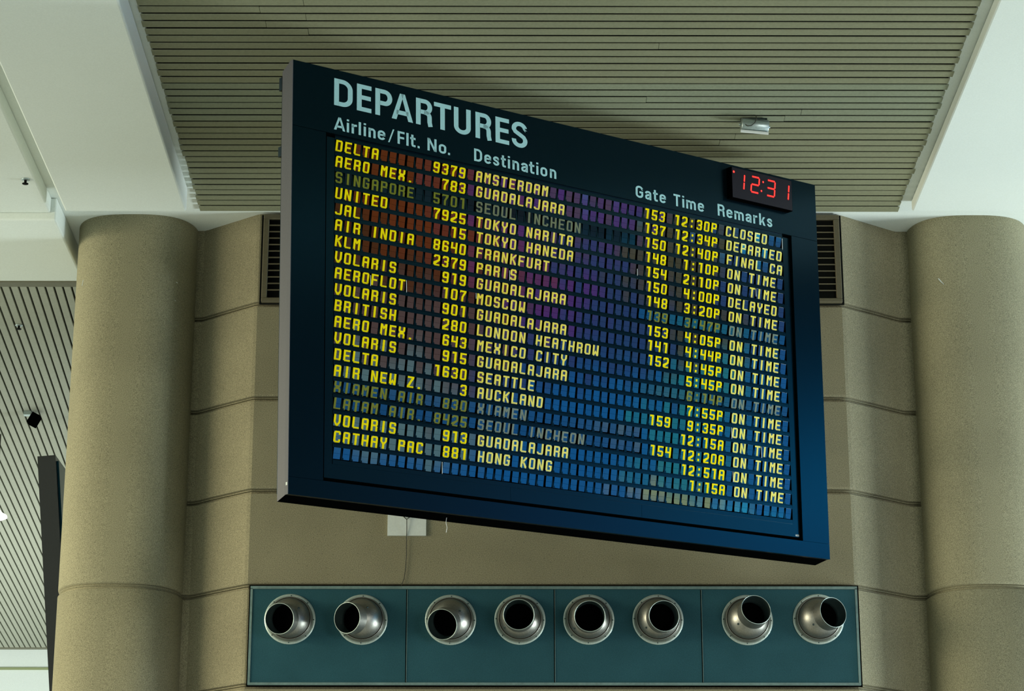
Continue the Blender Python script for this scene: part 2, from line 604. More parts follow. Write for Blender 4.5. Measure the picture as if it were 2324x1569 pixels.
NOZ = [((-1.474, 5.408), (-0.306, -0.935, -0.182), 'leftmost air nozzle on the blue panel, spout turned left'),
       ((-0.978, 5.405), (-0.504, -0.855, -0.118), 'air nozzle turned hardest to the left, second from the panel left end'),
       ((-0.369, 5.404), (-0.291, -0.885, -0.364), 'air nozzle pointing down to the left, just right of the first panel seam'),
       ((0.108, 5.406), (-0.047, -0.999, -0.023), 'air nozzle facing straight out, just left of the middle panel seam'),
       ((0.582, 5.407), (0.005, -0.996, -0.087), 'air nozzle facing straight out, just right of the middle panel seam'),
       ((1.058, 5.407), (0.169, -0.983, -0.075), 'air nozzle turned slightly right, just left of the third panel seam'),
       ((1.673, 5.404), (0.245, -0.951, 0.187), 'air nozzle pointing up to the right, just right of the third panel seam'),
       ((2.163, 5.410), (0.445, -0.893, 0.068), 'rightmost air nozzle on the blue panel, spout turned hard right')]

# shared pieces
b = MB()
b.lathe([(0.176, 0.0), (0.176, 0.007), (0.1745, 0.009), (0.152, 0.0095), (0.151, 0.0), (0.176, 0.0)], (0, -1, 0), (0, 0, 0), 64)
fl_me = b.build('flange', M['steel_rim'])
b = MB()
b.lathe([(0.159, 0.006), (0.153, 0.020), (0.1495, 0.040), (0.1480, 0.0425), (0.1455, 0.0425), (0.1440, 0.039), (0.1440, 0.0)], (0, -1, 0), (0, 0, 0), 64)
ring_me = b.build('retaining_ring', M['steel'])
b = MB()
b.lathe([(0.0001, 0.004), (0.0035, 0.0035), (0.005, 0.0)], (0, -1, 0), (0, 0, 0), 10)
scr_me = b.build('screw', M['duct'])
b = MB()
b.lathe([(0.0001, 0.007), (0.006, 0.006), (0.008, 0.0), (0.011, 0.0), (0.011, -0.004)], (0, -1, 0), (0, 0, 0), 14)
set_me = b.build('set_screw', M['duct'])
for i, ((nx, nz), d, lab) in enumerate(NOZ):
    e = empty('air_nozzle', (nx, 16.975, nz))
    tag(e, lab, 'air nozzle', 'round swivel air nozzles in the blue wall panel')
    for src in (fl_me, ring_me):
        o = src if i == 0 else src.copy()
        if i:
            C.objects.link(o)
        o.parent = e
    for k in range(8):
        o = scr_me if i == 0 and k == 0 else scr_me.copy()
        if not (i == 0 and k == 0):
            C.objects.link(o)
        o.parent = e
        t = 2 * PI * k / 8 + 0.03
        o.location = (0.164 * math.sin(t), -0.0085, 0.164 * math.cos(t))
    dv = Vector(d).normalized()
    RS, RT = 0.147, 0.1067
    t0 = math.asin(RT / RS)
    q = MB()
    pr = [(RS * math.sin(t0 + (PI * 0.86 - t0) * k / 28), RS * math.cos(t0 + (PI * 0.86 - t0) * k / 28)) for k in range(29)]
    q.lathe(pr, dv, (0, 0, 0), 64, keep=lambda v: v.y < 0.0005)
    dome = q.build('dome', M['steel'], e)
    q = MB()
    h0 = RS * math.cos(t0) - 0.004
    q.lathe([(RT, h0), (RT, 0.183), (RT, 0.185)], dv, (0, 0, 0), 56, 0)
    q.lathe([(RT, 0.185), (RT - 0.001, 0.1865), (RT - 0.003, 0.1865), (RT - 0.004, 0.185)], dv, (0, 0, 0), 56, 1)
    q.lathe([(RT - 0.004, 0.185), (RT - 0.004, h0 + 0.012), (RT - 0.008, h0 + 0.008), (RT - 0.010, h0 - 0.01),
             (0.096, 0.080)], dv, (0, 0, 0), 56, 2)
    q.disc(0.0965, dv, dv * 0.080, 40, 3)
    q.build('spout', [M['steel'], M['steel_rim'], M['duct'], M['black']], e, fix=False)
    # two small set screws on the dome
    side = dv.cross(Vector((0, 0, 1))).normalized()
    upv = side.cross(dv)
    for sg in (-1, 1):
        ax = (dv * math.cos(0.98) + (side * math.cos(2.55 if sg < 0 else -0.6) + upv * math.sin(2.55 if sg < 0 else -0.6)) * math.sin(0.98))
        if ax.y > -0.35:
            continue
        o = set_me.copy()
        C.objects.link(o)
        o.parent = e
        o.matrix_local = Matrix.Translation(ax * (RS - 0.001)) @ Vector((0, -1, 0)).rotation_difference(ax).to_matrix().to_4x4()
bpy.data.objects.remove(set_me)

# ------------------------------------------------------------------ departures board
U = Vector((0.79935117, 0.59802447, 0.05834763))
V = Vector((-0.0100796, -0.08374664, 0.9964361))
Nn = Vector((0.60077959, -0.79709048, -0.06091512))
W, HB = 4.1855, 2.5739
BC = Vector((0.4524, 14.70, 6.7686))
rot = Matrix((U, -Nn, V)).transposed()
org = BC - V * (HB / 2)
board = empty('departures_board', org, rot)
tag(board, 'large dark hanging split-flap flight board with yellow lettering, headed DEPARTURES', 'departure board')


def P(s, t, y=0.0, corr=False):
    """board coordinates: s from the left edge, t down from the top edge, y into the board"""
    if corr:
        s, t = s + 0.62 * y, t - 0.43 * y
    return (s - W / 2, y, HB - t)


def pbox(q, s0, s1, t0, t1, y0, y1, mi=0):
    q.box(s0 - W / 2, s1 - W / 2, y0, y1, HB - t1, HB - t0, mi)


b = MB()
# header, two stiles and bottom rail
pbox(b, 0.0, W, 0.0, 0.399, 0.0, 0.03)
hd = b.build('header_panel', M['frame'], board)
b = MB()
pbox(b, 0.0, 0.231, 0.4015, 2.4720, 0.0, 0.03)
b.build('side_stile', M['frame'], board)
b = MB()
pbox(b, 3.948, W, 0.4015, 2.4720, 0.0, 0.03)
b.build('side_stile', M['frame'], board)
b = MB()
pbox(b, 0.0, W, 2.4735, HB, 0.0, 0.03)
b.build('bottom_rail', M['frame'], board)
# case behind the frame, its back face a little lower than the front
b = MB()
f = 0.11
vs = [P(0, HB + 0.0, 0.030), P(W, HB, 0.030), P(-0.004, HB + 0.028, f), P(W - 0.03, HB + 0.028, f),
      P(0, 0, 0.030), P(W, 0, 0.030), P(-0.004, 0.045, f), P(W - 0.03, 0.045, f)]
b.hexa(vs)
case = b.build('case', [M['frame_side'], M['black']], board)
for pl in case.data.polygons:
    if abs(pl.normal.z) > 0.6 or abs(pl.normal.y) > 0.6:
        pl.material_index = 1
b = MB()
pbox(b, 0.012, W - 0.06, 0.10, HB - 0.02, f, f + 0.030)
b.build('rear_housing', M['frame'], board)
# side cheeks covering the frame edge
b = MB()
b.hexa([P(-0.003, HB, 0.0), P(0, HB, 0.0), P(-0.003, HB, 0.034), P(0, HB, 0.034),
        P(-0.003, 0, 0.0), P(0, 0, 0.0), P(-0.003, 0, 0.034), P(0, 0, 0.034)])
b.build('end_cheek', M['frame_side'], board)
b = MB()
pbox(b, -0.004, 0.02, 0.075, 0.155, f + 0.005, f + 0.035)
b.build('bracket', M['frame'], board)
b = MB()
pbox(b, -0.002, 0.02, 0.50, 0.56, f + 0.005, f + 0.040)
b.build('bracket', M['frame'], board)
b = MB()
pbox(b, 2.20, 2.30, 0.0, 0.06, 0.075, f + 0.02)
b.build('bracket', M['frame'], board)
# support arms back to the concrete bay
inv = board.matrix_world.inverted()
for s, t, yw in ((1.25, 1.35, 17.0), (2.75, 1.35, 17.0)):
    a = Vector(P(s, t, 0.138))
    wpt = board.matrix_world @ a
    bpt = inv @ Vector((wpt.x, 16.995, wpt.z))
    b = MB()
    b.tube([a, bpt], 0.05, 16)
    b.lathe([(0.0001, 0.0), (0.11, 0.0), (0.11, 0.014), (0.0001, 0.014)], (a - bpt), bpt, 24)
    b.build('support_arm', M['frame'], board)

# window surround
b = MB()
YI = 0.02


def cbox(q, s0, s1, t0, t1, y, thick, mi=0):
    a0, c0, a1, c1 = s0 + 0.62 * y, t0 - 0.43 * y, s1 + 0.62 * y, t1 - 0.43 * y
    pbox(q, a0, a1, c0, c1, y, y + thick, mi)


G0, MW, NM = 0.2950, 0.25523, 14          # first module edge, module width, modules per row
G1 = G0 + MW * NM
RT0, RP, NR = 0.4350, 0.09690, 20        # first row top, row pitch, rows
cbox(b, 0.237, G0 - 0.002, 0.425, 2.458, YI, 0.02)
cbox(b, G1 + 0.002, 3.930, 0.425, 2.458, YI, 0.02)
cbox(b, G0 - 0.002, 1.5615, 2.372, 2.458, YI, 0.02)
cbox(b, 1.5630, 2.5835, 2.372, 2.458, YI, 0.02)
cbox(b, 2.5850, G1 + 0.002, 2.372, 2.458, YI, 0.02)
b.build('window_surround', M['housing'], board)
b = MB()
pbox(b, 0.20, 3.97, 0.38, 2.49, 0.052, 0.056)
b.build('window_backing', M['black'], board)

# ---- glyphs of the flaps: unions of bars on a unit box
v_, h_ = 0.30, 0.155
m0, m1 = 0.5 - h_ / 2, 0.5 + h_ / 2
c_ = 0.13


def R4(x0, y0, x1, y1):
    return [(x0, y0), (x1, y0), (x1, y1), (x0, y1)]


SEG = {
    'tl': R4(0, 1 - h_, v_, 1), 'tr': R4(1 - v_, 1 - h_, 1, 1), 'bl': R4(0, 0, v_, h_), 'br': R4(1 - v_, 0, 1, h_),
    'tlc': [(0, 1 - h_), (v_, 1 - h_), (v_, 1), (c_ * 1.5, 1), (0, 1 - c_)],
    'trc': [(1 - v_, 1 - h_), (1, 1 - h_), (1, 1 - c_), (1 - c_ * 1.5, 1), (1 - v_, 1)],
    'blc': [(0, c_), (c_ * 1.5, 0), (v_, 0), (v_, h_), (0, h_)],
    'brc': [(1 - v_, 0), (1 - c_ * 1.5, 0), (1, c_), (1, h_), (1 - v_, h_)],
    'T': R4(v_, 1 - h_, 1 - v_, 1), 'B': R4(v_, 0, 1 - v_, h_), 'm': R4(v_, m0, 1 - v_, m1), 'ms': R4(v_, m0, 0.86, m1),
    'lu': R4(0, m1, v_, 1 - h_), 'll': R4(0, h_, v_, m0), 'ru': R4(1 - v_, m1, 1, 1 - h_), 'rl': R4(1 - v_, h_, 1, m0),
    'ml': R4(0, m0, v_, m1), 'mr': R4(1 - v_, m0, 1, m1),
    'mln': [(0, m0), (v_, m0), (v_, m1), (0, m1), (0.09, 0.5)], 'mrn': [(1 - v_, m0), (1, m0), (0.91, 0.5), (1, m1), (1 - v_, m1)],
    'mlu': [(0.16, m0), (v_, m0), (v_, m1), (0, m1), (0, m1 - 0.03)], 'mru': [(1 - v_, m0), (0.84, m0), (1, m1 - 0.03), (1, m1), (1 - v_, m1)],
    'mrd': [(1 - v_, m0), (1, m0), (1, m0 + 0.03), (0.84, m1), (1 - v_, m1)], 'mld': [(0, m0), (v_, m0), (v_, m1), (0.16, m1), (0, m0 + 0.03)],
    'tst': R4(1 - v_, 0.70, 1, 1 - h_), 'bst': R4(1 - v_, h_, 1, 0.30), 'lst': R4(0, h_, v_, 0.25), 'ltst': R4(0, 0.75, v_, 1 - h_),
    'cv': R4(0.34, 0, 0.66, 1), 'cvl': R4(0.34, 0, 0.66, 1 - h_), 'gst': R4(0.48, m0 - 0.02, 1 - v_, m1 - 0.03), 'gsr': R4(1 - v_, h_, 1, m1 - 0.03),
}
FULL_L, FULL_R = R4(0, 0, v_, 1), R4(1 - v_, 0, 1, 1)
GLY = {
    'A': 'tlc T trc lu ru ml m mr ll rl bl br', 'B': 'tl T trc lu ru ml m mrn ll rl bl B brc', 'C': 'tlc T trc lu ml ll blc B brc tst bst',
    'D': 'tl T trc lu ru ml mr ll rl bl B brc', 'E': 'tl T tr lu ml ms ll bl B br', 'F': 'tl T tr lu ml ms ll bl',
    'G': 'tlc T trc tst lu ml ll blc B brc gst gsr', 'H': 'tl lu ml ll bl tr ru mr rl br m', 'I': 'cv', 'J': 'tr ru mr rl brc B blc lst',
    'L': 'tl lu ml ll bl B br', 'O': 'tlc T trc lu ru ml mr ll rl blc B brc', '0': 'tlc T trc lu ru ml mr ll rl blc B brc',
    'P': 'tl T trc lu ru ml m mrd ll bl', 'S': 'tlc T trc tst lu mlu m mrd rl brc B blc lst', 'T': 'tl T tr cvl',
    'U': 'tl lu ml ll tr ru mr rl blc B brc', '2': 'tlc T trc ltst ru', '3': 'tlc T trc ltst ru m mrn rl brc B blc lst',
    '4': 'tl lu ml m tr ru mr rl br', '5': 'tl T tr lu ml m mrd rl brc B blc lst', '6': 'tlc T trc tst lu ml m mrd ll rl blc B brc',
    '8': 'tlc T trc lu ru mln m mrn ll rl blc B brc', '9': 'tlc T trc lu ru mlu m mr rl blc B brc lst',
}
EXTRA = {
    'K': [FULL_L, [(v_, 0.42), (v_ + 0.1, 0.42), (1, 0.90), (1, 1), (0.80, 1), (v_, 0.66)], [(v_ + 0.02, 0.56), (0.52, 0.62), (1, 0.16), (1, 0), (0.74, 0)]],
    'M': [FULL_L, FULL_R, [(v_, 0.98), (v_, 0.68), (0.5, 0.50), (1 - v_, 0.68), (1 - v_, 0.98), (0.5, 0.76)]],
    'N': [FULL_L, FULL_R, [(v_, 1.0), (v_, 0.62), (1 - v_, 0.0), (1 - v_, 0.38)]],
    'R': [FULL_L] + [SEG[k] for k in 'T trc ru m'.split()] + [[(1 - v_, m0), (0.88, m0), (0.94, 0.5), (1, m1), (1 - v_, m1)], R4(1 - v_, 0, 1, m0)],
    'V': [R4(0, 0.36, v_, 1), R4(1 - v_, 0.36, 1, 1), [(0, 0.36), (v_, 0.36), (0.5, 0.20), (1 - v_, 0.36), (1, 0.36), (0.64, 0), (0.36, 0)]],
    'W': [FULL_L, FULL_R, [(v_, 0.02), (0.5, 0.24), (1 - v_, 0.02), (1 - v_, 0.32), (0.5, 0.52), (v_, 0.32)]],
    'X': [R4(0, 0.66, v_, 1), R4(1 - v_, 0.66, 1, 1), R4(0, 0, v_, 0.34), R4(1 - v_, 0, 1, 0.34),
          [(0, 0.66), (v_, 0.66), (1 - v_, 0.66), (1, 0.66), (0.80, 0.5), (1, 0.34), (1 - v_, 0.34), (v_, 0.34), (0, 0.34), (0.20, 0.5)]],
    'Y': [R4(0, 0.66, v_, 1), R4(1 - v_, 0.66, 1, 1), [(0, 0.66), (v_, 0.66), (0.5, 0.56), (1 - v_, 0.66), (1, 0.66), (0.67, 0.40), (0.33, 0.40)], R4(0.33, 0, 0.67, 0.40)],
    'Z': [R4(0, 1 - h_, 1, 1), R4(0, 0, 1, h_), [(0, h_), (v_ + 0.08, h_), (1, 1 - h_), (1 - v_ - 0.08, 1 - h_)]],
    '7': [R4(0, 1 - h_, 1, 1), [(0.30, 0.42), (0.62, 0.42), (1, 1 - h_), (1 - v_ - 0.06, 1 - h_)], R4(0.30, 0, 0.62, 0.42), R4(0, 0.78, 0.12, 1 - h_)],
    '1': [R4(0.46, 0, 0.80, 1), [(0.14, 0.80), (0.46, 0.84), (0.46, 1), (0.14, 1)]],
    '.': [R4(0.30, 0, 0.66, 0.18)],
    ':': [R4(0.32, 0.10, 0.64, 0.32), R4(0.32, 0.62, 0.64, 0.84)],
}
EXTRA['2'] = [SEG[k] for k in GLY['2'].split()] + [[(0.0, h_), (0.0, 0.32), (0.70, m1), (1.0, m1), (1.0, 0.50), (v_ + 0.04, h_)], R4(0, 0, 1, h_)]


def glyph(ch):
    if ch in EXTRA:
        return EXTRA[ch]
    return [SEG[k] for k in GLY[ch].split()]


TXT = [('DELTA      9379', 'AMSTERDAM', '153', '12:30P', 'CLOSED'),
       ('AERO MEX.   783', 'GUADALAJARA', '137', '12:34P', 'DEPARTED'),
       ('SINGAPORE  5701', 'SEOUL INCHEON', '150', '12:40P', 'FINAL CA'),
       ('UNITED     7925', 'TOKYO NARITA', '148', ' 1:10P', 'ON TIME'),
       ('JAL          15', 'TOKYO HANEDA', '154', ' 2:10P', 'ON TIME'),
       ('AIR INDIA  8640', 'FRANKFURT', '150', ' 4:00P', 'DELAYED'),
       ('KLM        2379', 'PARIS', '148', ' 3:20P', 'ON TIME'),
       ('VOLARIS     919', 'GUADALAJARA', '139', ' 3:47P', 'ON TIME'),
       ('AEROFLOT    107', 'MOSCOW', '153', ' 4:05P', 'ON TIME'),
       ('VOLARIS     901', 'GUADALAJARA', '141', ' 4:44P', 'ON TIME'),
       ('BRITISH     280', 'LONDON HEATHROW', '152', ' 4:45P', 'ON TIME'),
       ('AERO MEX.   643', 'MEXICO CITY', '', ' 5:45P', 'ON TIME'),
       ('VOLARIS     915', 'GUADALAJARA', '', ' 6:14P', 'ON TIME'),
       ('DELTA      1630', 'SEATTLE', '', ' 7:55P', 'ON TIME'),
       ('AIR NEW Z.    3', 'AUCKLAND', '159', ' 9:35P', 'ON TIME'),
       ('XIAMEN AIR  830', 'XIAMEN', '', '12:15A', 'ON TIME'),
       ('LATAM AIR. 8425', 'SEOUL INCHEON', '154', '12:20A', 'ON TIME'),
       ('VOLARIS     913', 'GUADALAJARA', '', '12:51A', 'ON TIME'),
       ('CATHAY PAC  881', 'HONG KONG', '', ' 1:15A', 'ON TIME'),
       ('', '', '', '', '')]
DULL_LEFT = {2, 15, 16}
DULL_RIGHT = {7, 12}
COL0 = {'flight': 0, 'destination': 16, 'gate': 36 + 1, 'time': 40 + 1, 'remarks': 48}
PITCH_C = MW / 4
CW, CH = 0.0468, 0.0685
YF = 0.024
# how far each field's flaps hang forward (radians about the row axis) and turn
TILT = 0.175


def tilt_of(field, r):
    return TILT


for r in range(NR):
    t_top = RT0 + r * RP
    t_mid = t_top + CH / 2
    # cross bars and module dividers of this row
    hb = MB()
    cbox(hb, G0, G1, t_top - (RP - CH) + 0.006, t_top - 0.0015, YI - 0.003, 0.022)
    cbox(hb, G0, G1, t_top - (RP - CH) + 0.0005, t_top - (RP - CH) + 0.005, YI + 0.002, 0.016)
    for k in range(NM + 1):
        cbox(hb, G0 + k * MW - 0.0022, G0 + k * MW + 0.0022, t_top - 0.0015, t_top + CH + 0.0, YI + 0.0, 0.020, 1)
    for k in range(NM):
        for q in range(1, 5):
            xx = G0 + k * MW + (q - 0.5) * PITCH_C
            cbox(hb, xx + CW / 2 - 0.0005, xx + PITCH_C - CW / 2 + 0.0005 if q < 4 else xx + PITCH_C / 2 - 0.002,
                 t_top - 0.001, t_top + CH + 0.001, YF + 0.004, 0.010)
    row = hb.build('flap_row', [M['housing'], M['black']], board)
    fields = {}
    fl = MB()
    lets = {}
    a, dst, gt, tm, rm = TXT[r]
    chars = {}
    for fld, s in (('flight', a), ('destination', dst), ('gate', gt), ('time', tm), ('remarks', rm)):
        for k, ch in enumerate(s):
            chars[COL0[fld] + k] = ('airline' if fld == 'flight' and k < 11 and not s[k:].strip().isdigit() else 'flight_number' if fld == 'flight' else fld, ch)
    for c in range(56):
        fld = 'flight' if c < 16 else 'destination' if c < 36 else 'gate' if c < 40 else 'time' if c < 48 else 'remarks'
        dull = (fld in ('flight', 'destination') and r in DULL_LEFT) or (fld in ('gate', 'time', 'remarks') and r in DULL_RIGHT)
        sx = G0 + (c + 0.5) * PITCH_C - 0.0035
        ta = tilt_of(fld, r) + random.gauss(0, 0.005)
        if r == NR - 1:
            ta += 0.014
        if r == 0:
            ta += 0.014
        if r == 1:
            ta += 0.006
        if dull:
            ta = 0.11 + random.gauss(0, 0.004) if r == 2 else ta + 0.05
        za = random.gauss(0, 0.006)
        cen = Vector(P(sx, t_mid, YF, True))
        Rm = Matrix.Rotation(za, 3, 'Z') @ Matrix.Rotation(ta, 3, 'X')

        def L3(x, z, y=0.0):
            return cen + Rm @ Vector((x, y, z))
        hw, hh = CW / 2, CH / 2
        fl.add([L3(-hw, -hh), L3(hw, -hh), L3(hw, -0.0005), L3(-hw, -0.0005)], [(0, 1, 2, 3)], 1 if dull else 0)
        fl.add([L3(-hw, 0.0005), L3(hw, 0.0005), L3(hw, hh), L3(-hw, hh)], [(0, 1, 2, 3)], 1 if dull else 0)
        if c in chars and chars[c][1] != ' ':
            fldc, ch = chars[c]
            wd_i = sum(1 for k2 in range(c) if k2 in chars and chars[k2][1] != ' ' and (k2 + 1 not in chars or chars[k2 + 1][1] == ' '))
            q = lets.setdefault((fldc, dull, wd_i), MB())
            for poly in glyph(ch):
                q.add([L3((x - 0.5) * CW * 1.0, (z - 0.5) * CH * 0.985, -0.0009) for x, z in poly], [tuple(range(len(poly)))])
    fl.build('flaps', [M['flap'], M['flap_faded']], row, fix=False)
    for (fldc, dull, _), q in lets.items():
        gloss = fldc in ('destination', 'remarks')
        mm = M['dull_pale' if gloss else 'dull_yellow'] if dull else M['pale_yellow' if gloss else 'yellow']
        q.build(fldc + '_lettering', mm, row, fix=False)
b = MB()
cbox(b, G0, G1, RT0 + NR * RP - 0.026, RT0 + NR * RP + 0.0005, YI - 0.003, 0.022)
b.build('sill_bar', M['housing'], board)
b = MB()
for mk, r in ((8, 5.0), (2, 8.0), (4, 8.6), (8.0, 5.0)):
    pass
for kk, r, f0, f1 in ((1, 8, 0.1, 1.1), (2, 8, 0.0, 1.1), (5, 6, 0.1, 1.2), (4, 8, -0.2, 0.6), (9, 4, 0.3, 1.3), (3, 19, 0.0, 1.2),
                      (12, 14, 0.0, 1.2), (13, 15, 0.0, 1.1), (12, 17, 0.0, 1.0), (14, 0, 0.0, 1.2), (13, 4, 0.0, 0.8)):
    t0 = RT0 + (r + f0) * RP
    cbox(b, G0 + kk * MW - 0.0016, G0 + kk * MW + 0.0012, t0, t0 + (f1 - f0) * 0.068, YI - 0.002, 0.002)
b.build('bright_edge_strip', M['silver'], board)  # pale strips standing in for light leaking between the modules


# ---- header lettering: bold condensed grotesque drawn with an upright elliptical pen
TW, TH = 0.205, 0.160


def arc(cx, cy, rx, ry, a0, a1, n=9):
    return [(cx + rx * math.cos(math.radians(a0 + (a1 - a0) * k / n)), cy + ry * math.sin(math.radians(a0 + (a1 - a0) * k / n)))
            for k in range(n + 1)]


def pen(pts, tw, th, closed=False):
    P_ = [Vector(p) for p in pts]
    n = len(P_)
    outl, inl = [], []
    for i in range(n):
        a = P_[i - 1] if (i or closed) else None
        b_ = P_[(i + 1) % n] if (i < n - 1 or closed) else None
        d = Vector((0, 0))
        if a is not None and (P_[i] - a).length > 1e-6:
            d += (P_[i] - a).normalized()
        if b_ is not None and (b_ - P_[i]).length > 1e-6:
            d += (b_ - P_[i]).normalized()
        d.normalize()
        nx, ny = -d.y, d.x
        outl.append((P_[i].x + nx * tw / 2, P_[i].y + ny * th / 2))
        inl.append((P_[i].x - nx * tw / 2, P_[i].y - ny * th / 2))
    m = n if closed else n - 1
    return [[outl[i], outl[(i + 1) % n], inl[(i + 1) % n], inl[i]] for i in range(m)]


def letter(ch, w, tw, th):
    """polygons of a letter of cap height 1 and width w"""
    a, b_ = tw / 2, th / 2
    X = 0.735
    st = R4(0, 0, tw, 1)
    rx = min(w * 0.42, w - tw)
    if ch == 'D':
        return [st] + pen([(tw * 0.9, 1 - b_)] + arc(w - a - rx, 1 - b_ - 0.26, rx, 0.26, 90, 0) + arc(w - a - rx, b_ + 0.26, rx, 0.26, 0, -90) + [(tw * 0.9, b_)], tw, th)
    if ch == 'E':
        return [st, R4(tw, 1 - th, w, 1), R4(tw, 0, w, th), R4(tw, 0.44, w * 0.96, 0.44 + th)]
    if ch == 'F':
        return [st, R4(tw, 1 - th, w, 1), R4(tw, 0.42, w * 0.94, 0.42 + th)]
    if ch in 'PR':
        yl = 0.40 if ch == 'P' else 0.43
        r2 = (1 - b_ - yl - b_) / 2
        rr = min(r2, w * 0.42)
        o = [st] + pen([(tw * 0.9, 1 - b_)] + arc(w - a - rr, 1 - b_ - r2, rr, r2, 90, -90, 14) + [(tw * 0.9, yl + b_)], tw, th)
        if ch == 'R':
            o += pen([(w * 0.50, yl + b_ * 0.9), (w * 0.66, yl + b_ * 0.8)] + arc(w - a - 0.13, yl - 0.09, 0.115, 0.135, 75, 0) + [(w - a - 0.012, 0.16), (w - a + 0.03, 0.0)], tw * 0.97, th)
        return o
    if ch == 'A':
        k = tw * 1.02
        return [[(0, 0), (k, 0), (w / 2 + k * 0.28, 1), (w / 2 - k * 0.52, 1)], [(w - k, 0), (w, 0), (w / 2 + k * 0.52, 1), (w / 2 - k * 0.28, 1)],
                R4(w * 0.22, 0.20, w * 0.78, 0.20 + th)]
    if ch == 'T':
        return [R4(0, 1 - th, w, 1), R4(w / 2 - a, 0, w / 2 + a, 1 - th)]
    if ch == 'U':
        r_ = (w - tw) / 2
        return pen([(a, 1), (a, 0.30)] + arc(w / 2, 0.28, r_, 0.28 - b_, 180, 360, 14) + [(w - a, 0.30), (w - a, 1)], tw, th)
    if ch in 'Ss':
        h = 1 if ch == 'S' else X
        r_ = (w - tw) / 2
        yt_ = h - b_
        q = 0.20 * h
        p_ = [(w - a, h * 0.70), (w - a, h * 0.74)] + arc(w / 2, yt_ - q, r_, q, 0, 180, 12) + \
            [(a, h * 0.69), (a + r_ * 0.25, h * 0.60), (w / 2, h * 0.515), (w - a - r_ * 0.25, h * 0.42), (w - a, h * 0.32)] + \
            arc(w / 2, b_ + q, r_, q, 0, -180, 12) + [(a, h * 0.31)]
        return pen(p_, tw, th)
    if ch == 'G':
        r_ = (w - tw) / 2
        return pen([(w - a, 0.67), (w - a, 0.74)] + arc(w / 2, 0.72, r_, 0.28 - b_, 0, 180, 12) + [(a, 0.5)] + arc(w / 2, 0.28, r_, 0.28 - b_, 180, 360, 12) + [(w - a, 0.44)], tw, th) + [R4(w * 0.5, 0.40, w, 0.40 + th)]
    if ch == 'N':
        return [st, R4(w - tw, 0, w, 1), [(0, 1), (tw * 1.05, 1), (w, 0), (w - tw * 1.05, 0)]]
    if ch == 'i':
        return [R4(0, 0, tw, X), R4(0, 0.86, tw, 1.0)]
    if ch == 'l':
        return [st]
    if ch == 'r':
        return [R4(0, 0, tw, X)] + pen([(a, X * 0.62), (a + 0.03, X * 0.78), (w * 0.62, X - b_ - 0.015), (w, X - b_ + 0.0)], tw, th)
    if ch in 'nm':
        o = [R4(0, 0, tw, X)]
        k = 1 if ch == 'n' else 2
        wd = (w - tw) / k
        for i in range(k):
            x0 = i * wd
            r_ = wd / 2 - 0.0
            o += pen([(x0 + a, X * 0.60)] + arc(x0 + a + r_, X - b_ - 0.17, r_, 0.17, 165, 0, 10) + [(x0 + wd + a, X * 0.5), (x0 + wd + a, 0)], tw, th)
        return o
    if ch == 'o':
        r_ = (w - tw) / 2
        return pen(arc(w / 2, X - 0.24, r_, 0.24 - b_, 0, 180, 12) + arc(w / 2, 0.24, r_, 0.24 - b_, 180, 360, 12), tw, th, True)
    if ch == 'e':
        r_ = (w - tw) / 2
        return pen([(w - a, X * 0.48)] + arc(w / 2, X - 0.24, r_, 0.24 - b_, 0, 180, 12) + arc(w / 2, 0.24, r_, 0.24 - b_, 180, 345, 12), tw, th) + [R4(tw * 0.8, X * 0.44, w, X * 0.44 + th * 0.85)]
    if ch == 't':
        x0 = w * 0.20
        return pen([(x0 + a, 0.95), (x0 + a, 0.20), (x0 + a + 0.03, 0.10), (x0 + tw, b_ + 0.01), (w, b_ + 0.005)], tw, th) + [R4(0, X - th, w, X)]
    if ch == 'a':
        r_ = (w - tw) / 2
        return pen([(a * 0.9, X * 0.68)] + arc(w / 2, X - 0.20, r_, 0.20 - b_, 170, 0, 10) + [(w - a, 0.3), (w - a, 0.0)], tw, th) + \
            pen([(w - a, X * 0.58), (w * 0.5, X * 0.54), (a + 0.03, X * 0.44), (a, 0.22), (a + 0.03, b_ + 0.04), (w * 0.45, b_), (w * 0.62, b_ + 0.04), (w - a, 0.24)], tw, th)
    if ch == 'k':
        return [st, [(tw, 0.30), (w - tw * 1.15, X), (w, X), (tw, 0.16)], [(tw * 1.35, 0.42), (tw * 2.1, 0.50), (w + 0.02, 0), (w - tw * 1.12, 0)]]
    if ch == '/':
        return [[(0, -0.05), (tw * 0.62, -0.05), (w, 1.03), (w - tw * 0.62, 1.03)]]
    if ch == '.':
        return [R4(0, 0, w, 0.17)]
    return []


def write(name, items, t_base, cap, material, parent, tw=TW, th=TH, yy=-0.0015):
    """items: (character, left edge, right edge) in board coordinates"""
    q = MB()
    for ch, s0, s1 in items:
        for poly in letter(ch, (s1 - s0) / cap, tw, th):
            q.add([P(s0 + x * cap, t_base - z * cap, yy) for x, z in poly], [tuple(range(len(poly)))])
    o = q.build(name, material, parent, fix=False)
    import bmesh
    bm = bmesh.new()
    bm.from_mesh(o.data)
    for fc in bm.faces:
        fc.normal_update()
        if fc.normal.y > 0:
            fc.normal_flip()
    bm.to_mesh(o.data)
    bm.free()
    return o


def spaced(s, s0, wd, gap):
    out = []
    for ch in s:
        out.append((ch, s0, s0 + wd[ch]))
        s0 += wd[ch] + gap
    return out


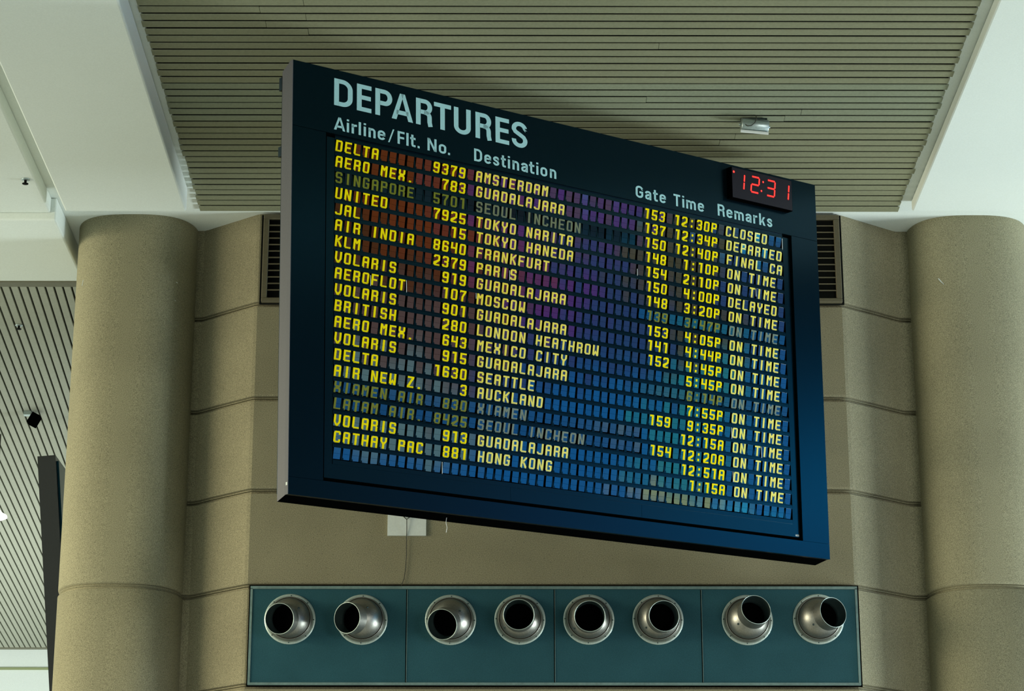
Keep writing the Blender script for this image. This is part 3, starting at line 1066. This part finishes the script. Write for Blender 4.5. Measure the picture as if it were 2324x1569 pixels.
write('title_lettering', [('D', 0.2845, 0.4150), ('E', 0.4449, 0.5486), ('P', 0.5765, 0.6985), ('A', 0.6950, 0.8500), ('R', 0.8716, 0.9910),
                          ('T', 1.0046, 1.1320), ('U', 1.1530, 1.2800), ('R', 1.3160, 1.4360), ('E', 1.4690, 1.5740), ('S', 1.5945, 1.7165)],
      0.2212, 0.1670, M['title'], hd)
for items in ([('A', 0.2850, 0.3640), ('i', 0.3745, 0.3900), ('r', 0.4087, 0.4463), ('l', 0.4585, 0.4740), ('i', 0.4940, 0.5095),
               ('n', 0.5285, 0.5795), ('e', 0.5943, 0.6490), ('/', 0.6693, 0.7136), ('F', 0.7373, 0.7880), ('l', 0.8010, 0.8165),
               ('t', 0.8288, 0.8685), ('.', 0.8834, 0.8985)], [('N', 0.9560, 1.0230), ('o', 1.0396, 1.0950), ('.', 1.1081, 1.1230)]):
    write('heading_lettering', items, 0.3725, 0.0800, M['title'], hd)
write('heading_lettering', [('D', 1.3041, 1.3650), ('e', 1.3818, 1.4340), ('s', 1.4482, 1.4960), ('t', 1.5090, 1.5465), ('i', 1.5623, 1.5778),
                            ('n', 1.5978, 1.6490), ('a', 1.6654, 1.7170), ('t', 1.7270, 1.7680), ('i', 1.7837, 1.7992), ('o', 1.8160, 1.8700),
                            ('n', 1.8902, 1.9413)], 0.3730, 0.0800, M['title'], hd)
WD = {'G': 0.063, 'a': 0.052, 't': 0.039, 'e': 0.0535, 'T': 0.057, 'i': 0.0155, 'm': 0.083, 'R': 0.0605, 'r': 0.037, 'k': 0.054, 's': 0.0475}
write('heading_lettering', spaced('Gate', 2.5872, WD, 0.0155), 0.3735, 0.0800, M['title'], hd)
write('heading_lettering', spaced('Time', 2.9071, WD, 0.0175), 0.3735, 0.0800, M['title'], hd)
write('heading_lettering', spaced('Remarks', 3.2882, WD, 0.0165), 0.3735, 0.0800, M['title'], hd)
write('maker_lettering', [('A', 3.9000, 3.9110), ('E', 3.9130, 3.9205), ('G', 3.9230, 3.9325)], 2.4440, 0.0125, M['plate'], board, 0.2, 0.17, YI - 0.001)
b = MB()
pbox(b, -0.0045, -0.0030, 2.505, 2.522, 0.004, 0.020)
b.build('sticker', M['plate'], board)

# ------------------------------------------------------------------ red digital clock on the header
ck = empty('digital_clock', board.matrix_world @ Vector(P(3.65, 0.245, 0.0)), rot)
tag(ck, 'red LED digital clock reading 12:31 on the upper right corner of the board', 'clock')
YC = -0.05


def K(s, t, y=YC):
    return (s - 3.65, y, 0.245 - t)


b = MB()
b.box(-0.272, 0.273, YC + 0.004, -0.0005, 0.0, 0.213)
o = b.build('housing', M['black'], ck)
b = MB()
b.box(-0.268, 0.268, YC, YC + 0.004, 0.003, 0.210)
b.build('face', M['clock'], ck)
SL = -0.013 / 0.113


def led_bar(q, s0, t0, s1, t1, wd=0.0125, dots=6):
    d = Vector((s1 - s0, t1 - t0))
    L = d.length
    d /= L
    nrm = Vector((-d.y, d.x)) * wd / 2
    pts = [(s0 + nrm.x, t0 + nrm.y), (s0 + d.x * -0.003, t0 - d.y * 0.003), (s0 - nrm.x, t0 - nrm.y), (s1 - nrm.x, t1 - nrm.y),
           (s1 + d.x * 0.003, t1 + d.y * 0.003), (s1 + nrm.x, t1 + nrm.y)]
    q.add([K(x, y, YC - 0.001) for x, y in pts], [tuple(range(6))], 0)
    for k in range(dots):
        f = (k + 0.5) / dots
        cx, cy = s0 + (s1 - s0) * f, t0 + (t1 - t0) * f
        q.add([K(cx + 0.0026 * math.cos(a * PI / 3), cy + 0.0026 * math.sin(a * PI / 3), YC - 0.002) for a in range(6)], [tuple(range(6))], 1)


def led_digit(right, tt, segs, name):
    wd, hh = 0.068, 0.108
    q = MB()

    def pt(u, v):
        return right - wd * (1 - u) + SL * hh * v, tt + hh * v
    A = {'a': ((0.06, 0), (0.94, 0)), 'b': ((1, 0.05), (1, 0.45)), 'c': ((1, 0.55), (1, 0.95)), 'd': ((0.06, 1), (0.94, 1)),
         'e': ((0, 0.55), (0, 0.95)), 'f': ((0, 0.05), (0, 0.45)), 'g': ((0.06, 0.5), (0.94, 0.5))}
    for s in segs:
        (u0, v0), (u1, v1) = A[s]
        x0, y0 = pt(u0, v0)
        x1, y1 = pt(u1, v1)
        led_bar(q, x0, y0, x1, y1)
    return q.build(name, [M['led'], M['led_dot']], ck, fix=False)


led_digit(3.4935, 0.0680, 'bc', 'digit')
led_digit(3.6255, 0.0680, 'abged', 'digit')
led_digit(3.7680, 0.0680, 'abgcd', 'digit')
led_digit(3.8940, 0.0680, 'bc', 'digit')


def led_spot(name, pts, r=0.0075):
    q = MB()
    for s, t in pts:
        q.add([K(s + r * math.cos(a * PI / 8), t + r * math.sin(a * PI / 8), YC - 0.001) for a in range(16)], [tuple(range(16))], 0)
        q.add([K(s + 0.5 * r * math.cos(a * PI / 8), t + 0.5 * r * math.sin(a * PI / 8), YC - 0.002) for a in range(16)], [tuple(range(16))], 1)
    return q.build(name, [M['led'], M['led_dot']], ck, fix=False)


led_spot('colon', [(3.6581, 0.0893), (3.6396, 0.155)])
led_spot('indicator_lamp', [(3.3967, 0.0654)], 0.009)

# ------------------------------------------------------------------ small things on and near the wall
o = MB()
o.box(-0.814, -0.545, 16.985, 16.9995, 6.005, 6.30)
tag(o.build('cover_plate', M['plate']), 'pale blank rectangular cover plate on the concrete just below the board', 'cover plate')
b = MB()
b.tube([(-0.712, 16.975, 6.17), (-0.700, 16.972, 6.135), (-0.680, 16.970, 6.117), (-0.664, 16.972, 6.130), (-0.655, 16.975, 6.165)], 0.0035)
b.tube([(-0.680, 16.970, 6.118), (-0.679, 16.976, 6.05), (-0.681, 16.985, 5.98), (-0.680, 16.988, 5.87), (-0.684, 16.990, 5.776),
        (-0.694, 16.990, 5.697), (-0.712, 16.990, 5.650)], 0.0028)
tag(b.build('hanging_cable', M['cable']), 'thin dark looped cable trailing from the pale plate down to the blue panel', 'cable')
b = MB()
pa = board.matrix_world @ Vector(P(1.1248, 2.590, 0.05))
b.tube([pa, pa + Vector((-0.004, 0.002, -0.03)), pa + Vector((0.003, 0.0, -0.06)), pa + Vector((-0.002, 0.0, -0.09))], 0.0016)
tag(b.build('thread', M['fibre']), 'tiny white thread dangling from the lower edge of the board', 'thread')

# floodlight under the slats
fx = empty('floodlight', (1.648, 15.22, 8.392))
tag(fx, 'small silver cylindrical floodlight under the slatted ceiling, above the clock', 'floodlight')
ax = Vector((1, 0.10, -0.055)).normalized()
b = MB()
b.lathe([(0.0001, -0.090), (0.043, -0.090), (0.046, -0.086), (0.046, 0.086), (0.043, 0.090), (0.0001, 0.090)], ax, (0, 0, -0.055), 36)
b.build('housing', M['fixture'], fx)
b = MB()
e2 = Vector((0.0, -0.022, -0.106))
b.hexa([Vector(p) + e2 for p in [(-0.095, -0.012, 0.0), (0.090, 0.006, -0.010), (-0.095, 0.012, 0.0), (0.090, 0.030, -0.010),
                                  (-0.095, -0.012, 0.010), (0.090, 0.006, 0.0), (-0.095, 0.012, 0.010), (0.090, 0.030, 0.0)]])
b.build('lens_rim', M['silver'], fx)
b = MB()
b.box(-0.085, 0.080, 0.0, 0.045, -0.012, 0.0015)
b.box(-0.090, -0.080, 0.0, 0.03, -0.05, 0.0)
b.box(0.075, 0.085, 0.0, 0.03, -0.05, 0.0)
b.build('bracket', M['duct'], fx)
b = MB()
b.lathe([(0.0001, 0.0), (0.007, 0.0), (0.007, 0.014), (0.0001, 0.014)], ax, Vector((0, 0, -0.055)) + ax * 0.09, 12)
b.build('knob', M['fixture'], fx)
b = MB()
b.lathe([(0.0001, 0.0), (0.007, 0.0), (0.007, 0.014), (0.0001, 0.014)], -ax, Vector((0, 0, -0.055)) - ax * 0.09, 12)
b.build('knob', M['fixture'], fx)
b = MB()
b.tube([(0.006, -0.045, 0.0), (0.008, -0.060, -0.03), (-0.005, -0.066, -0.062), (-0.030, -0.064, -0.083), (-0.055, -0.060, -0.082), (-0.066, -0.056, -0.070)], 0.003)
b.build('wire', M['cable'], fx)


def sprinkler(loc, lab):
    e = empty('sprinkler_head', loc)
    tag(e, lab, 'sprinkler')
    q = MB()
    q.lathe([(0.0001, 0.0), (0.030, 0.0), (0.030, -0.005), (0.016, -0.010), (0.0001, -0.010)], (0, 0, 1), (0, 0, 0), 24)
    q.build('escutcheon', M['fixture'], e)
    q = MB()
    q.lathe([(0.010, -0.008), (0.008, -0.028), (0.0001, -0.028)], (0, 0, 1), (0, 0, 0), 16)
    q.lathe([(0.0001, -0.032), (0.022, -0.032), (0.022, -0.035), (0.0001, -0.035)], (0, 0, 1), (0, 0, 0), 16)
    q.box(-0.002, 0.002, -0.002, 0.002, -0.033, -0.02)
    q.build('deflector', M['void'], e)


sprinkler((-3.305, 16.053, 8.295), 'dark sprinkler head in the white ceiling at the far left')
sprinkler((-3.878, 18.96, 8.24), 'dark sprinkler head in the far slatted ceiling, behind the left column')

sp = empty('spotlight', (-4.225, 21.3, 8.24))
tag(sp, 'small black spotlight on the far slatted ceiling, left of the left column', 'spotlight')
b = MB()
b.box(-0.035, 0.03, -0.03, 0.03, -0.035, 0.0)
b.build('mounting_bracket', M['fixture'], sp)
b = MB()
Rb = Matrix.Rotation(math.radians(28), 3, 'Y')
vs = [Rb @ Vector((x, y, z)) + Vector((0.06, 0, -0.075)) for z in (-0.055, 0.05) for y in (-0.05, 0.05) for x in (-0.038, 0.038)]
b.hexa(vs)
b.build('lamp_body', M['black'], sp)

pl = empty('pendant_lamp', (-4.60, 22.0, 7.44))
tag(pl, 'glowing pendant lamp at the left edge of the picture, cut by the frame', 'pendant lamp')
b = MB()
b.lathe([(0.0001, 0.0), (0.07, 0.0), (0.108, 0.018), (0.104, 0.035), (0.06, 0.06), (0.03, 0.10), (0.0001, 0.10)], (0, 0, 1), (0, 0, 0), 32)
b.build('diffuser', M['lampglow'], pl)
b = MB()
b.lathe([(0.0001, 0.10), (0.035, 0.10), (0.025, 0.18), (0.0001, 0.18)], (0, 0, 1), (0, 0, 0), 20)
b.build('lamp_holder', M['fixture'], pl)
b = MB()
b.tube([(0, 0, 0.17), (0, 0, 0.5), (0, 0, 0.805)], 0.006)
b.build('cord', M['cable'], pl)

# second dark board half hidden behind the left column
db = empty('dark_display_board', (-3.53, 19.5, 4.2))
tag(db, 'tall dark display board seen edge-on, half hidden behind the left column', 'display board')
lean = -0.1095
b = MB()
zt = 7.305 - 4.2


def lx(z):
    return (7.302 - 4.2 - z) * 0.1095 - 0.239


vs = []
for z in (0.0, zt):
    for y in (0.0, 2.6):
        for x in (0.0, 0.145):
            vs.append((lx(z) + x + y * 0.03, y, z + (0.012 if x and z else 0)))
b.hexa(vs)
b.build('case', M['dark_sign'], db)
b = MB()
vs = []
for z in (0.0, zt - 0.03):
    for y in (0.03, 2.57):
        for x in (0.145, 0.165):
            vs.append((lx(z) + x + y * 0.03, y, z))
b.hexa(vs)
b.build('screen', M['frame'], db)
b = MB()
for y in (1.9, 2.45):
    b.tube([(-0.12, y, zt - 0.02), (-0.12, y, 8.24 - 4.2)], 0.012)
b.build('hanging_rods', M['dark_sign'], db)
